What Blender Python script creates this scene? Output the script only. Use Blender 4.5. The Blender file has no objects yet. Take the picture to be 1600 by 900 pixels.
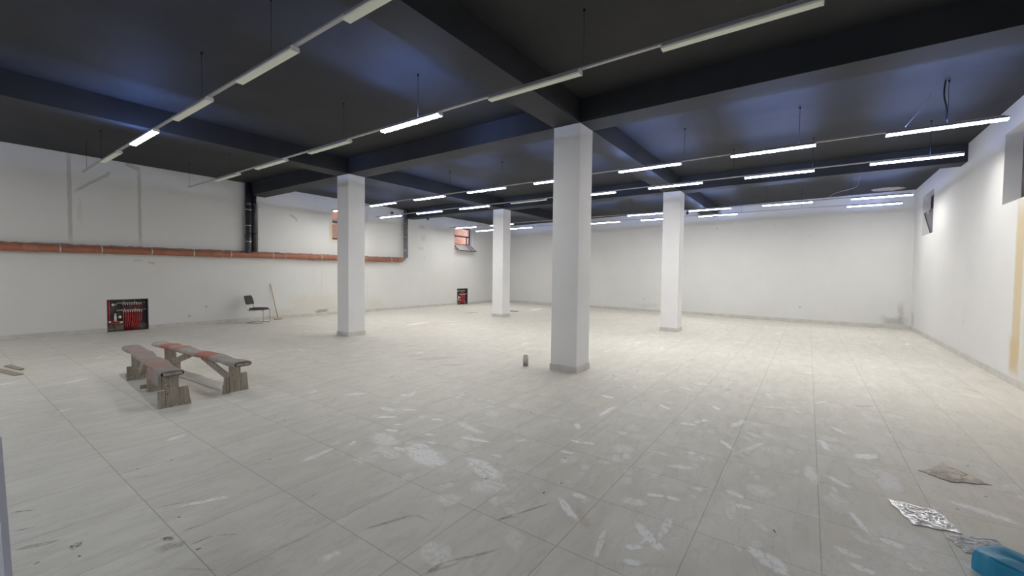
import bpy, bmesh, math, random
from mathutils import Vector, Matrix
R = math.radians
random.seed(7)
scene = bpy.context.scene
col = scene.collection

# ------------------------------------------------------------------ camera
yaw, pitch, roll = R(35.319), R(-1.874), R(0.65)
F = Vector((-math.sin(yaw)*math.cos(pitch), math.cos(yaw)*math.cos(pitch), math.sin(pitch)))
Rt = Vector((math.cos(yaw), math.sin(yaw), 0)); U = Rt.cross(F)
R2 = Rt*math.cos(roll) + U*math.sin(roll); U2 = U*math.cos(roll) - Rt*math.sin(roll)
cd = bpy.data.cameras.new('camera'); cam = bpy.data.objects.new('camera', cd); col.objects.link(cam)
cd.sensor_width = 36; cd.lens = 653.07*36/1600; cd.clip_start = 0.05
cam.matrix_world = Matrix(((R2.x, U2.x, -F.x, 0), (R2.y, U2.y, -F.y, 0), (R2.z, U2.z, -F.z, 1.6), (0, 0, 0, 1)))
scene.camera = cam

# ------------------------------------------------------------------ world, exposure, lamp strengths
world = bpy.data.worlds.new('world'); scene.world = world; world.use_nodes = True
world.node_tree.nodes['Background'].inputs[0].default_value = (0.75, 0.8, 1.0, 1)
world.node_tree.nodes['Background'].inputs[1].default_value = 3.0
scene.view_settings.view_transform = 'Standard'; scene.view_settings.look = 'None'
scene.view_settings.gamma = 1; scene.view_settings.use_curve_mapping = False
scene.view_settings.exposure = 1.62
TUBE = 26.0          # radiance of a lit diffuser
TUBE_SIDE = 9.0     # radiance of the bluish light leaving the sides of a lit diffuser
TUBE_COL = (1.0, 0.975, 0.915, 1)
UPLIGHT = 5.0        # watts of the bluish area light added above each lit fixture
UP_COL = (0.22, 0.38, 1.0)
SIDE_COL = (0.28, 0.40, 1.0, 1)

# ------------------------------------------------------------------ helpers
class NT:
    def __init__(s, m):
        m.use_nodes = True; s.t = m.node_tree; s.n = s.t.nodes; s.l = s.t.links
        s.b = s.n['Principled BSDF']
    def new(s, typ, **kw):
        n = s.n.new(typ)
        for k, v in kw.items(): setattr(n, k, v)
        return n
    def link(s, a, b): s.l.new(a, b)
    def math(s, op, a, b=None, c=None, clamp=False):
        n = s.new('ShaderNodeMath', operation=op); n.use_clamp = clamp
        for i, v in enumerate((a, b, c)):
            if v is None: continue
            if isinstance(v, (int, float)): n.inputs[i].default_value = v
            else: s.link(v, n.inputs[i])
        return n.outputs[0]
    def mix(s, fac, a, b, mode='MIX'):
        n = s.new('ShaderNodeMix', data_type='RGBA', blend_type=mode)
        for i, v in ((0, fac), (6, a), (7, b)):
            if isinstance(v, (int, float)): n.inputs[i].default_value = v
            elif isinstance(v, tuple): n.inputs[i].default_value = v if len(v) == 4 else (*v, 1)
            else: s.link(v, n.inputs[i])
        return n.outputs[2]
    def noise(s, vec, scale, detail=4, rough=0.55):
        n = s.new('ShaderNodeTexNoise'); n.inputs['Scale'].default_value = scale
        n.inputs['Detail'].default_value = detail; n.inputs['Roughness'].default_value = rough
        if vec is not None: s.link(vec, n.inputs['Vector'])
        return n.outputs['Fac']
    def ramp(s, v, lo, hi):
        n = s.new('ShaderNodeMapRange'); n.interpolation_type = 'SMOOTHSTEP'
        s.link(v, n.inputs[0]); n.inputs[1].default_value = lo; n.inputs[2].default_value = hi
        return n.outputs[0]
    def coord(s): return s.new('ShaderNodeTexCoord').outputs['Object']
    def mapping(s, vec, loc=(0, 0, 0), rot=(0, 0, 0), scale=(1, 1, 1)):
        n = s.new('ShaderNodeMapping'); s.link(vec, n.inputs[0])
        n.inputs[1].default_value = loc; n.inputs[2].default_value = rot; n.inputs[3].default_value = scale
        return n.outputs[0]
    def bump(s, h, strength=0.2, dist=0.01):
        n = s.new('ShaderNodeBump'); n.inputs['Strength'].default_value = strength
        n.inputs['Distance'].default_value = dist; s.link(h, n.inputs['Height'])
        s.link(n.outputs[0], s.b.inputs['Normal'])

def mat(name, color, rough=0.6, metal=0.0, noise=0.0, nscale=20, spec=0.5, bump=0.0):
    m = bpy.data.materials.new(name); t = NT(m)
    t.b.inputs['Base Color'].default_value = (*color, 1); t.b.inputs['Roughness'].default_value = rough
    t.b.inputs['Metallic'].default_value = metal; t.b.inputs['Specular IOR Level'].default_value = spec
    if noise or bump:
        c = t.coord(); f = t.noise(c, nscale)
        if noise:
            lo = tuple(max(0, x*(1-noise)) for x in color); hi = tuple(min(1, x*(1+noise)) for x in color)
            t.link(t.mix(t.ramp(f, .3, .7), lo, hi), t.b.inputs['Base Color'])
        if bump: t.bump(f, bump)
    return m

class MB:
    def __init__(s): s.v = []; s.f = []; s.mi = []; s.sm = []
    def add(s, verts, faces, mi=0, smooth=False):
        o = len(s.v); s.v += [tuple(v) for v in verts]
        for f in faces: s.f.append(tuple(i+o for i in f)); s.mi.append(mi); s.sm.append(smooth)
        return s
    def box(s, x0, x1, y0, y1, z0, z1, mi=0, M=None):
        v = [Vector((x, y, z)) for z in (z0, z1) for y in (y0, y1) for x in (x0, x1)]
        if M: v = [M @ p for p in v]
        return s.add(v, [(0, 2, 3, 1), (4, 5, 7, 6), (0, 1, 5, 4), (2, 6, 7, 3), (0, 4, 6, 2), (1, 3, 7, 5)], mi)
    def prism(s, poly, a, b, axis='x', mi=0, smooth=False, M=None, caps=True):
        # poly of 2-D points, extruded from a to b along axis
        def P(t, q):
            p = {'x': (t, q[0], q[1]), 'y': (q[0], t, q[1]), 'z': (q[0], q[1], t)}[axis]
            return M @ Vector(p) if M else p
        n = len(poly); v = [P(a, q) for q in poly]+[P(b, q) for q in poly]
        s.add(v, [(i, (i+1) % n, n+(i+1) % n, n+i) for i in range(n)], mi, smooth)
        if caps: s.add(v, [tuple(range(n-1, -1, -1)), tuple(range(n, 2*n))], mi)
        return s
    def tube(s, pts, r, seg=10, mi=0, caps=True, closed=False):
        pts = [Vector(p) for p in pts]; n = len(pts); rings = []
        t0 = (pts[1]-pts[0]).normalized(); up = Vector((0, 0, 1)) if abs(t0.z) < .9 else Vector((1, 0, 0))
        a = t0.cross(up).normalized()
        for i, p in enumerate(pts):
            t = (pts[min(i+1, n-1)]-pts[max(i-1, 0)]).normalized()
            a = (a-t*a.dot(t)).normalized(); b = t.cross(a)
            rr = r[i] if isinstance(r, (list, tuple)) else r
            rings.append([p+(a*math.cos(2*math.pi*k/seg)+b*math.sin(2*math.pi*k/seg))*rr for k in range(seg)])
        v = [q for rg in rings for q in rg]
        s.add(v, [(i*seg+k, i*seg+(k+1) % seg, (i+1)*seg+(k+1) % seg, (i+1)*seg+k) for i in range(n-1) for k in range(seg)], mi, True)
        if caps: s.add(v, [tuple(range(seg-1, -1, -1)), tuple((n-1)*seg+k for k in range(seg))], mi)
        return s
    def lathe(s, prof, seg=24, mi=0, c=(0, 0, 0)):
        v = [(c[0]+r*math.cos(2*math.pi*k/seg), c[1]+r*math.sin(2*math.pi*k/seg), c[2]+z) for r, z in prof for k in range(seg)]
        return s.add(v, [(i*seg+k, i*seg+(k+1) % seg, (i+1)*seg+(k+1) % seg, (i+1)*seg+k) for i in range(len(prof)-1) for k in range(seg)], mi, True)
    def build(s, name, mats, parent=None, bevel=0, loc=None, subsurf=0, fix=True):
        me = bpy.data.meshes.new(name); me.from_pydata(s.v, [], s.f)
        for m in (mats if isinstance(mats, (list, tuple)) else [mats]): me.materials.append(m)
        me.polygons.foreach_set('material_index', s.mi); me.polygons.foreach_set('use_smooth', s.sm)
        if fix:
            b = bmesh.new(); b.from_mesh(me); bmesh.ops.remove_doubles(b, verts=b.verts, dist=1e-5)
            bmesh.ops.recalc_face_normals(b, faces=b.faces); b.to_mesh(me); b.free()
        me.update()
        o = bpy.data.objects.new(name, me); col.objects.link(o)
        if parent: o.parent = parent
        if loc: o.location = loc
        if bevel:
            md = o.modifiers.new('bevel', 'BEVEL'); md.width = bevel; md.segments = 2; md.limit_method = 'ANGLE'
        if subsurf:
            md = o.modifiers.new('sub', 'SUBSURF'); md.levels = md.render_levels = subsurf
        return o

def thing(name, label, cat, loc=(0, 0, 0), rz=0, group=None):
    o = bpy.data.objects.new(name, None); col.objects.link(o); o.location = loc; o.rotation_euler.z = rz
    o.empty_display_size = .1
    return tag(o, label, cat, group)
def tag(o, label, cat, group=None):
    o['label'] = label; o['category'] = cat
    if group: o['group'] = group
    return o
def struct(o): o['kind'] = 'structure'; return o
def arc(c, r, a0, a1, n, plane='xz', off=0):
    out = []
    for i in range(n+1):
        a = R(a0+(a1-a0)*i/n); u, w = r*math.cos(a), r*math.sin(a)
        out.append({'xz': (c[0]+u, c[1], c[2]+w), 'xy': (c[0]+u, c[1]+w, c[2]), 'yz': (c[0], c[1]+u, c[2]+w)}[plane])
    return out
def copy_thing(root):
    r = root.copy(); col.objects.link(r)
    for ch in list(root.children):
        c = ch.copy(); col.objects.link(c); c.parent = r
        for g in list(ch.children):
            d = g.copy(); col.objects.link(d); d.parent = c
    return r

# ------------------------------------------------------------------ dimensions of the room
A, B, C, H, ZB = 14.713, 18.886, 2.687, 4.403, 4.030
XL = lambda y: -A-0.0098*(y-10)
XR = lambda y: C+0.0114*(y-B)
YB = lambda x: B-0.1043*(x+5)
Y0 = -3.6
# corner solutions
def corner_left():
    x = -A
    for _ in range(20): y = YB(x); x = XL(y)
    return Vector((x, y))
def corner_right():
    x = C
    for _ in range(20): y = YB(x); x = XR(y)
    return Vector((x, y))
CL, CR = corner_left(), corner_right()
FL, FR = Vector((XL(Y0), Y0)), Vector((XR(Y0), Y0))

# ------------------------------------------------------------------ materials of the shell
def wall_material(name, base, stains, seed):
    m = bpy.data.materials.new(name); t = NT(m); c = t.coord()
    big = t.noise(t.mapping(c, loc=(seed, seed, 0)), .8, 5, .6); fine = t.noise(c, 30, 4, .6)
    cl = t.mix(t.ramp(big, .3, .75), tuple(x*.955 for x in base), base)
    cl = t.mix(t.math('MULTIPLY', t.ramp(fine, .45, .8), .25), cl, tuple(x*.93 for x in base))
    sep = t.new('ShaderNodeSeparateXYZ'); t.link(c, sep.inputs[0])
    wob = t.math('SUBTRACT', t.noise(c, 5, 5, .65), .5); wob2 = t.math('SUBTRACT', t.noise(t.mapping(c, loc=(7, 3, 5)), 5, 5, .65), .5)
    # x is the run along the wall, z the height; y stays 0 on the face
    for (cx, cz, rx, rz, rot, color, stren, wobble, soft) in stains:
        px = t.math('MULTIPLY_ADD', wob, wobble, t.math('SUBTRACT', sep.outputs[0], cx))
        pz = t.math('MULTIPLY_ADD', wob2, wobble, t.math('SUBTRACT', sep.outputs[2], cz))
        ca, sa = math.cos(R(rot)), math.sin(R(rot))
        qx = t.math('ADD', t.math('MULTIPLY', px, ca/rx), t.math('MULTIPLY', pz, sa/rx))
        qz = t.math('ADD', t.math('MULTIPLY', px, -sa/rz), t.math('MULTIPLY', pz, ca/rz))
        d = t.math('MAXIMUM', t.math('ABSOLUTE', qx), t.math('ABSOLUTE', qz))
        msk = t.math('SUBTRACT', 1.0, t.ramp(d, 1-soft, 1+soft*.3))
        cl = t.mix(t.math('MULTIPLY', msk, stren), cl, color)
    t.link(cl, t.b.inputs['Base Color']); t.b.inputs['Roughness'].default_value = .75
    t.b.inputs['Specular IOR Level'].default_value = .25
    t.bump(t.noise(c, 14, 5, .6), .12, .01)
    return m
WHITE = (.74, .74, .725)
CEM = (.47, .47, .44)
# on the left wall the run starts at Y0, so run = y - Y0
ly = lambda y: y-Y0
stL = [
 (ly(2.10), 3.32, .042, 1.12, 0, CEM, .8, .04, .3), (ly(3.40), 3.30, .040, 1.05, 0, CEM, .8, .05, .3),
 (ly(3.27), 4.33, .16, .06, -20, CEM, .8, .05, .3),
 (ly(2.50), 3.78, .45, .035, 42, CEM, .75, .08, .4), (ly(2.78), 4.02, .10, .03, 65, CEM, .6, .05, .4),
 (ly(2.27), 3.05, .05, .35, 0, (.55, .55, .52), .35, .2, .6),
 (ly(3.35), 1.86, .12, .03, 10, (.45, .47, .45), .5, .12, .6), (ly(3.62), 1.80, .08, .045, -20, (.4, .42, .42), .5, .12, .6),
 (ly(7.5), 3.52, .14, .05, -25, (.42, .43, .41), .6, .10, .6), (ly(7.62), 3.42, .04, .07, 0, (.42, .43, .41), .6, .06, .6),
 (ly(8.3), .42, 1.1, .40, 0, (.66, .62, .50), .45, .5, .8), (ly(7.2), .22, .5, .14, 0, (.62, .58, .46), .4, .4, .8),
 (ly(8.55), .16, .28, .07, 5, (.34, .33, .29), .8, .15, .5),
 (ly(8.25), 1.45, .012, .35, 0, (.5, .5, .46), .5, .05, .6), (ly(8.55), 1.3, .012, .45, 0, (.5, .5, .46), .5, .05, .6),
 (ly(10.9), .35, .5, .2, 0, (.66, .63, .52), .35, .4, .8), (ly(10.55), .9, .015, .5, 0, (.5, .48, .4), .5, .05, .6),
 (ly(8.93), 3.2, .09, .45, 0, (.66, .58, .34), .7, .08, .6), (ly(9.2), 2.78, .35, .07, 0, (.66, .58, .34), .5, .10, .6),
 (ly(13.5), 3.75, .22, .10, 0, (.50, .50, .49), .55, .25, .6), (ly(13.6), 3.25, .20, .16, 0, (.55, .55, .54), .5, .3, .6),
 (ly(13.45), 2.75, .22, .08, 0, (.52, .52, .51), .5, .2, .6), (ly(13.7), 2.35, .1, .15, 0, (.6, .6, .58), .4, .2, .6),
 (ly(6.35), 3.1, .05, .85, 0, (.48, .48, .45), .6, .08, .5),
]
M_wall_l = wall_material('painted_plaster_left', WHITE, stL, 0)
# back wall run starts at the left corner
stB = [(8.9, .25, .7, .12, 0, (.55, .53, .5), .3, .5, .9), (17.2, .22, .35, .16, 0, (.38, .37, .36), .6, .3, .7),
       (17.35, .45, .08, .4, 0, (.4, .39, .38), .5, .12, .8), (13.8, 3.55, .05, .03, 0, (.5, .5, .48), .5, .1, .6),
       (9.1, 1.6, .03, .05, 0, (.55, .55, .53), .4, .1, .6), (11.8, 3.55, .03, .06, 0, (.5, .5, .5), .6, .05, .5), (14.9, 3.1, .05, .03, 0, (.55, .55, .53), .4, .1, .6)]
M_wall_b = wall_material('painted_plaster_back', WHITE, stB, 5)
# right wall run starts at the back corner: run = B_corner - y
ry = lambda y: CR.y-y
stR = [(ry(9.55), 1.50, .18, 1.42, 0, (.64, .52, .33), .85, .10, .35), (ry(9.05), 1.45, .30, 1.40, 0, (.70, .64, .50), .7, .22, .5),
       (ry(9.60), .45, .20, .30, 0, (.62, .48, .30), .7, .15, .5),
       (ry(12.3), .72, .04, .06, 0, (.55, .54, .52), .5, .04, .6), (.35, .35, .2, .25, 0, (.45, .44, .43), .5, .25, .8)]
M_wall_r = wall_material('painted_plaster_right', (.75, .75, .755), stR, 9)
M_wall_f = wall_material('painted_plaster_front', WHITE, [], 13)

m = M_ceil = bpy.data.materials.new('black_ceiling_paint'); t = NT(m); c = t.coord()
t.link(t.mix(t.ramp(t.noise(c, 1.3, 4, .6), .3, .7), (.022, .023, .025), (.030, .031, .034)), t.b.inputs['Base Color'])
t.b.inputs['Roughness'].default_value = .7; t.b.inputs['Specular IOR Level'].default_value = .35
t.bump(t.noise(c, 12, 4, .6), .15, .01)

# floor: marble-look tiles of 0.637 with joints at x = -1.17 + k*0.637, y = 0.86 + k*0.637
TS, TX, TY = .637, -1.17, .86
m = M_floor = bpy.data.materials.new('marble_look_floor_tile'); t = NT(m); c = t.coord()
sep = t.new('ShaderNodeSeparateXYZ'); t.link(c, sep.inputs[0])
def cell(o, off):
    q = t.math('DIVIDE', t.math('SUBTRACT', o, off), TS)
    fr = t.math('FRACT', q); d = t.math('MINIMUM', fr, t.math('SUBTRACT', 1.0, fr)); return t.math('FLOOR', q), d
ix, dx = cell(sep.outputs[0], TX); iy, dy = cell(sep.outputs[1], TY)
joint = t.math('SUBTRACT', 1.0, t.ramp(t.math('MINIMUM', dx, dy), .0022, .0062))
cmb = t.new('ShaderNodeCombineXYZ'); t.link(ix, cmb.inputs[0]); t.link(iy, cmb.inputs[1])
wn = t.new('ShaderNodeTexWhiteNoise', noise_dimensions='2D'); t.link(cmb.outputs[0], wn.inputs[0])
off = t.new('ShaderNodeVectorMath', operation='SCALE'); t.link(wn.outputs['Color'], off.inputs[0]); off.inputs['Scale'].default_value = 30
vec = t.new('ShaderNodeVectorMath', operation='ADD'); t.link(c, vec.inputs[0]); t.link(off.outputs[0], vec.inputs[1])
vm = t.mapping(vec.outputs[0], rot=(0, 0, R(22)), scale=(3.2, .9, 1))
n1 = t.noise(vm, 1.5, 7, .62)
vein = t.math('SUBTRACT', 1.0, t.ramp(t.math('ABSOLUTE', t.math('SUBTRACT', n1, .5)), .0, .022))
n2 = t.noise(t.mapping(vec.outputs[0], loc=(5, 2, 0), rot=(0, 0, R(14)), scale=(3.5, 1, 1)), 2.2, 6, .6)
cloud = t.ramp(n2, .3, .7)
base = t.mix(cloud, (.67, .65, .59), (.76, .74, .68))
base = t.mix(t.math('MULTIPLY', vein, .24), base, (.42, .41, .385))
tone = t.math('MULTIPLY', wn.outputs['Value'], .05)
base = t.mix(tone, base, (.45, .44, .42))
dirt = t.ramp(t.noise(c, .45, 5, .6), .4, .75)
base = t.mix(t.math('MULTIPLY', dirt, .35), base, (.63, .60, .53))
grime = t.ramp(t.noise(t.mapping(c, scale=(1, 2.2, 1)), 1.4, 8, .72), .56, .72)
base = t.mix(t.math('MULTIPLY', grime, .25), base, (.50, .48, .44))
smear = t.ramp(t.noise(t.mapping(c, loc=(4, 4, 0), rot=(0, 0, R(40)), scale=(1, 3, 1)), 1.1, 7, .7), .60, .76)
base = t.mix(t.math('MULTIPLY', smear, .30), base, (.80, .80, .79))
speck = t.ramp(t.noise(c, 55, 2, .5), .74, .78)
base = t.mix(t.math('MULTIPLY', speck, .45), base, (.22, .20, .17))
base = t.mix(t.math('MULTIPLY', joint, .52), base, (.20, .185, .165))
# dust, footprints, dirt and painted floor highlights carried by the mesh attribute 'mark'
at = t.new('ShaderNodeVertexColor'); at.layer_name = 'mark'
nz = t.ramp(t.noise(c, 26, 6, .8), .33, .60)
base = t.mix(t.math('MULTIPLY', at.outputs['Alpha'], nz, clamp=True), base, at.outputs['Color'])
t.link(base, t.b.inputs['Base Color'])
t.link(t.math('ADD', .38, t.math('MULTIPLY', t.noise(c, 2.5, 6, .7), .30)), t.b.inputs['Roughness'])
t.b.inputs['Specular IOR Level'].default_value = .42
hb = t.math('MULTIPLY_ADD', t.noise(c, 6, 4, .6), .25, t.math('MULTIPLY', joint, -1.0)); t.bump(hb, .25, .003)

M_skirt = mat('skirting_tile', (.60, .585, .55), .45, noise=.08, nscale=4)
M_column = mat('column_paint', (.80, .80, .81), .7, noise=.015, nscale=3, spec=.3)
M_brick = bpy.data.materials.new('brick_masonry'); t = NT(M_brick)
bt = t.new('ShaderNodeTexBrick'); sp_ = t.new('ShaderNodeSeparateXYZ'); cb_ = t.new('ShaderNodeCombineXYZ'); t.link(t.coord(), sp_.inputs[0])
t.link(sp_.outputs[1], cb_.inputs[0]); t.link(sp_.outputs[2], cb_.inputs[1]); t.link(cb_.outputs[0], bt.inputs[0])
bt.inputs['Color1'].default_value = (.62, .27, .15, 1); bt.inputs['Color2'].default_value = (.70, .36, .22, 1)
bt.inputs['Mortar'].default_value = (.50, .38, .30, 1); bt.inputs['Scale'].default_value = 1
bt.inputs['Brick Width'].default_value = .27; bt.inputs['Row Height'].default_value = .085; bt.inputs['Mortar Size'].default_value = .010
t.link(bt.outputs[0], t.b.inputs['Base Color']); t.b.inputs['Roughness'].default_value = .9
M_conc = mat('dark_concrete', (.10, .10, .115), .9, noise=.2, nscale=5)

# ------------------------------------------------------------------ shell
def wall(name, p0, p1, z1, material, holes=(), thick=.42, inward_left=True):
    """face on the line p0-p1 (local x along it, local y = 0), body behind it; holes = (s0, s1, z0, z1, depth or None)"""
    L = (p1-p0).length; ang = math.atan2(p1.y-p0.y, p1.x-p0.x)
    sy = thick if not inward_left else -thick           # side on which the body lies
    xs = sorted({0, L, *[h[0] for h in holes], *[h[1] for h in holes]}); zs = sorted({0, z1, *[h[2] for h in holes], *[h[3] for h in holes]})
    b = MB()
    inh = lambda x, z: next((h for h in holes if h[0] < x < h[1] and h[2] < z < h[3]), None)
    for i in range(len(xs)-1):
        for k in range(len(zs)-1):
            a0, a1, c0, c1 = xs[i], xs[i+1], zs[k], zs[k+1]; h = inh((a0+a1)/2, (c0+c1)/2)
            if not h: b.add([(a0, 0, c0), (a1, 0, c0), (a1, 0, c1), (a0, 0, c1)], [(0, 1, 2, 3)])
            if not h or h[4]: b.add([(a0, sy, c0), (a1, sy, c0), (a1, sy, c1), (a0, sy, c1)], [(3, 2, 1, 0)])
    for h in holes:
        d = sy if not h[4] else math.copysign(h[4], sy); a0, a1, c0, c1 = h[:4]
        b.add([(a0, 0, c0), (a1, 0, c0), (a1, 0, c1), (a0, 0, c1), (a0, d, c0), (a1, d, c0), (a1, d, c1), (a0, d, c1)],
              [(0, 4, 5, 1), (1, 5, 6, 2), (2, 6, 7, 3), (3, 7, 4, 0)])
        if h[4]: b.add([(a0, d, c0), (a1, d, c0), (a1, d, c1), (a0, d, c1)], [(0, 1, 2, 3)])
    b.add([(0, 0, z1), (L, 0, z1), (L, sy, z1), (0, sy, z1)], [(0, 1, 2, 3)]); b.add([(0, 0, 0), (L, 0, 0), (L, sy, 0), (0, sy, 0)], [(3, 2, 1, 0)])
    b.add([(0, 0, 0), (0, sy, 0), (0, sy, z1), (0, 0, z1)], [(0, 1, 2, 3)]); b.add([(L, 0, 0), (L, sy, 0), (L, sy, z1), (L, 0, z1)], [(3, 2, 1, 0)])
    o = b.build(name, material); o.location = (p0.x, p0.y, 0); o.rotation_euler.z = ang
    return struct(o)

WZ0, WZ1 = 2.84, 4.00
winL = [(8.98, 10.40), (15.72, 17.18)]; winR = [(15.52, 16.96), (8.95, 10.40)]
manL = [(2.72, 3.55), (15.95, 16.79)]
# left wall runs from the front corner to the back corner; the room lies to its right (+x): body on the left
holesL = [(y0-Y0, y1-Y0, WZ0, WZ1, None) for y0, y1 in winL] + [(y0-Y0, y1-Y0, 0.0, .83, .20) for y0, y1 in manL]
wall('wall_left', FL, CL, H, M_wall_l, holesL, inward_left=False)
wall('wall_back', CL, CR, H, M_wall_b, inward_left=False)
holesR = [(ry(y1), ry(y0), WZ0, WZ1, None) for y0, y1 in winR]
wall('wall_right', CR, FR, H, M_wall_r, holesR, inward_left=False)
wall('wall_front', FR, FL, H, M_wall_f, inward_left=False)

# ceiling slab
b = MB(); b.box(-15.6, 3.4, Y0-.5, 20.8, H, H+.25)
struct(b.build('ceiling', M_ceil))
CW, CD = .478, .471
CX = [-3.034, -9.302]; CY = [6.111, 12.516]      # right and front face of the columns
n = 0
for y in CY:
    n += 1; b = MB(); b.box(XL(y)+.002, XR(y)-.002, y, y+CD, ZB, H+.02); struct(b.build('trim_%d' % n, M_ceil))
ys = [Y0] + [v for y in CY for v in (y, y+CD)] + [None]
for x in CX:
    n += 1; b = MB()
    for y0, y1 in ((Y0+.002, CY[0]-.001), (CY[0]+CD+.001, CY[1]-.001), (CY[1]+CD+.001, min(YB(x), YB(x-CW))-.002)):
        b.box(x-CW, x, y0, y1, ZB, H+.02)
    struct(b.build('trim_%d' % n, M_ceil))

# ------------------------------------------------------------------ floor with its marks
M8 = []
DUST_GLEAM = (.96, .96, .96); VEIN = (.30, .29, .27); RUST = (.50, .40, .33); DARK = (.10, .09, .08)
marks = []   # x0,y0,x1,y1,width,strength,color
for q in [(-1.396,2.605,-1.214,2.447,.09,.6),(-1.007,2.484,-.932,2.125,.05,.35),(-.859,2.636,-.655,2.462,.1,.9),(-.775,2.446,-.742,2.585,.03,.8),(-.697,2.859,-.694,2.555,.08,.4),(-.822,2.375,-.766,2.416,.07,.6),(-.784,2.255,-.73,2.273,.08,.5),(-.908,3.038,-.828,3.079,.07,.8),(-.787,3.092,-.713,3.093,.07,.8),(-.441,3.441,-.347,3.417,.09,.6),(-.356,3.271,-.295,3.283,.07,.9),(-.405,3.338,-.377,3.035,.09,.3),(-.908,3.611,-.724,3.699,.09,.5),(-.855,4.022,-.699,3.918,.09,.5),(-.226,2.789,-.139,2.696,.1,.9),(-1.823,3.601,-1.625,3.654,.1,.6),(-1.788,3.323,-1.689,3.34,.07,.6),(-1.895,4.425,-1.891,4.863,.08,.6),(-1.475,5.287,-1.315,5.17,.09,.6),(-1.071,4.751,-.97,4.787,.1,.5),(-.966,4.872,-.887,5.032,.1,.6),(-.985,5.695,-.821,5.507,.09,.6),(-.652,4.482,-.537,4.319,.07,.6),(-.624,4.969,-.537,5.281,.1,.4),(-.488,4.212,-.293,4.719,.08,.3),(-2.177,5.21,-2.048,5.188,.1,.6),(-2.001,4.047,-1.914,3.932,.08,.6),(-1.336,2.721,-1.267,2.718,.08,.5),(-.651,3.343,-.553,3.376,.09,.4),(-1.004,2.86,-.897,2.905,.12,.35),
 (.132,5.105,.204,4.833,.09,.5),(.245,5.626,.363,5.445,.07,.4),(.043,4.325,.081,4.008,.12,.35),(.172,4.197,.303,4.059,.09,.4),(.188,3.881,.231,3.74,.08,.3),(.273,3.651,.359,3.377,.05,.6),(.404,4.802,.54,4.948,.12,.6),(.518,4.621,.557,4.231,.22,.25),(.423,3.372,.496,3.346,.09,.6),(.192,3.103,.279,3.075,.09,.5),(.249,2.966,.335,2.954,.08,.7),(.453,3.499,.573,3.273,.5,.2),(-.144,2.764,-.058,2.659,.12,.8),(.498,3.148,.555,3.156,.1,.4),
 (-3.87,2.88,-3.69,3.02,.1,.6),(-3.46,2.71,-3.36,2.75,.08,.9),(-3.52,2.85,-3.47,2.9,.05,.8),(-3.42,2.56,-3.15,2.51,.25,.35),(-3.04,2.47,-2.95,2.48,.08,.6),(-2.98,2.6,-2.48,2.46,.3,.6),(-2.97,2.61,-2.8,2.65,.12,.5),(-2.91,2.75,-2.81,2.76,.04,.9),(-3.32,3.21,-3.23,3.25,.07,.6),(-2.73,3.02,-2.44,3.09,.09,.8),(-3.03,3.31,-2.62,3.21,.12,.35),(-2.35,2.71,-1.95,2.58,.2,.6),(-2.23,2.62,-2.02,2.53,.1,.5),(-1.99,2.39,-1.85,2.53,.25,.3),(-1.77,2.32,-1.68,2.36,.15,.3),(-2.25,3.28,-2.19,3.33,.1,.3),(-3.83,3.23,-3.7,3.31,.08,.5),(-4.09,3.13,-3.9,3.13,.12,.4),(-4.33,3.61,-4.26,3.64,.07,.6),(-3.06,2.87,-2.99,2.89,.08,.4),(-3.15,2.39,-2.87,2.35,.2,.3),(-1.76,1.67,-1.61,1.65,.2,.25),(-1.44,2.08,-1.36,1.99,.15,.2),(-2.24,2.9,-2.17,2.9,.1,.3)]:
    marks.append((*q, DUST_GLEAM))  # dust and prints; some whites also paint in tube highlights on the tiles
for q in [(-2.23,1.53,-2.09,1.86,.02,.6),(-2.09,1.86,-1.93,1.87,.012,.4),(-1.62,1.52,-1.6,1.64,.03,.6),(-1.6,1.64,-1.43,1.9,.02,.5),(-1.61,2.13,-1.55,2.26,.02,.6),(-1.55,2.26,-1.44,2.5,.012,.5),(-2.26,2.19,-2.21,2.3,.015,.4),(-2.21,2.3,-2.13,2.38,.01,.3),(-2.26,2.89,-2.08,3.16,.01,.4),(-2.9,2.2,-2.82,2.36,.015,.3),(-2.5,1.72,-2.44,1.94,.012,.3),
 (-4.23,.3,-4.14,.41,.02,.6),(-3.91,.29,-3.86,.38,.02,.5),(-3.64,.27,-3.56,.44,.05,.5),(-4.2,.9,-4.11,1.04,.015,.4),(-3.55,.88,-3.42,1.11,.02,.4),(-3.1,.89,-3.07,1.0,.015,.4),(-2.9,.88,-2.89,.99,.02,.5),(-2.89,.99,-2.78,1.09,.012,.5),(-3.58,1.5,-3.41,1.74,.012,.35),(-2.83,1.51,-2.86,1.65,.015,.5),(-2.81,.7,-2.48,.92,.02,.2),(-2.47,1.1,-2.42,1.36,.015,.3)]:
    marks.append((*q, VEIN))
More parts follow.
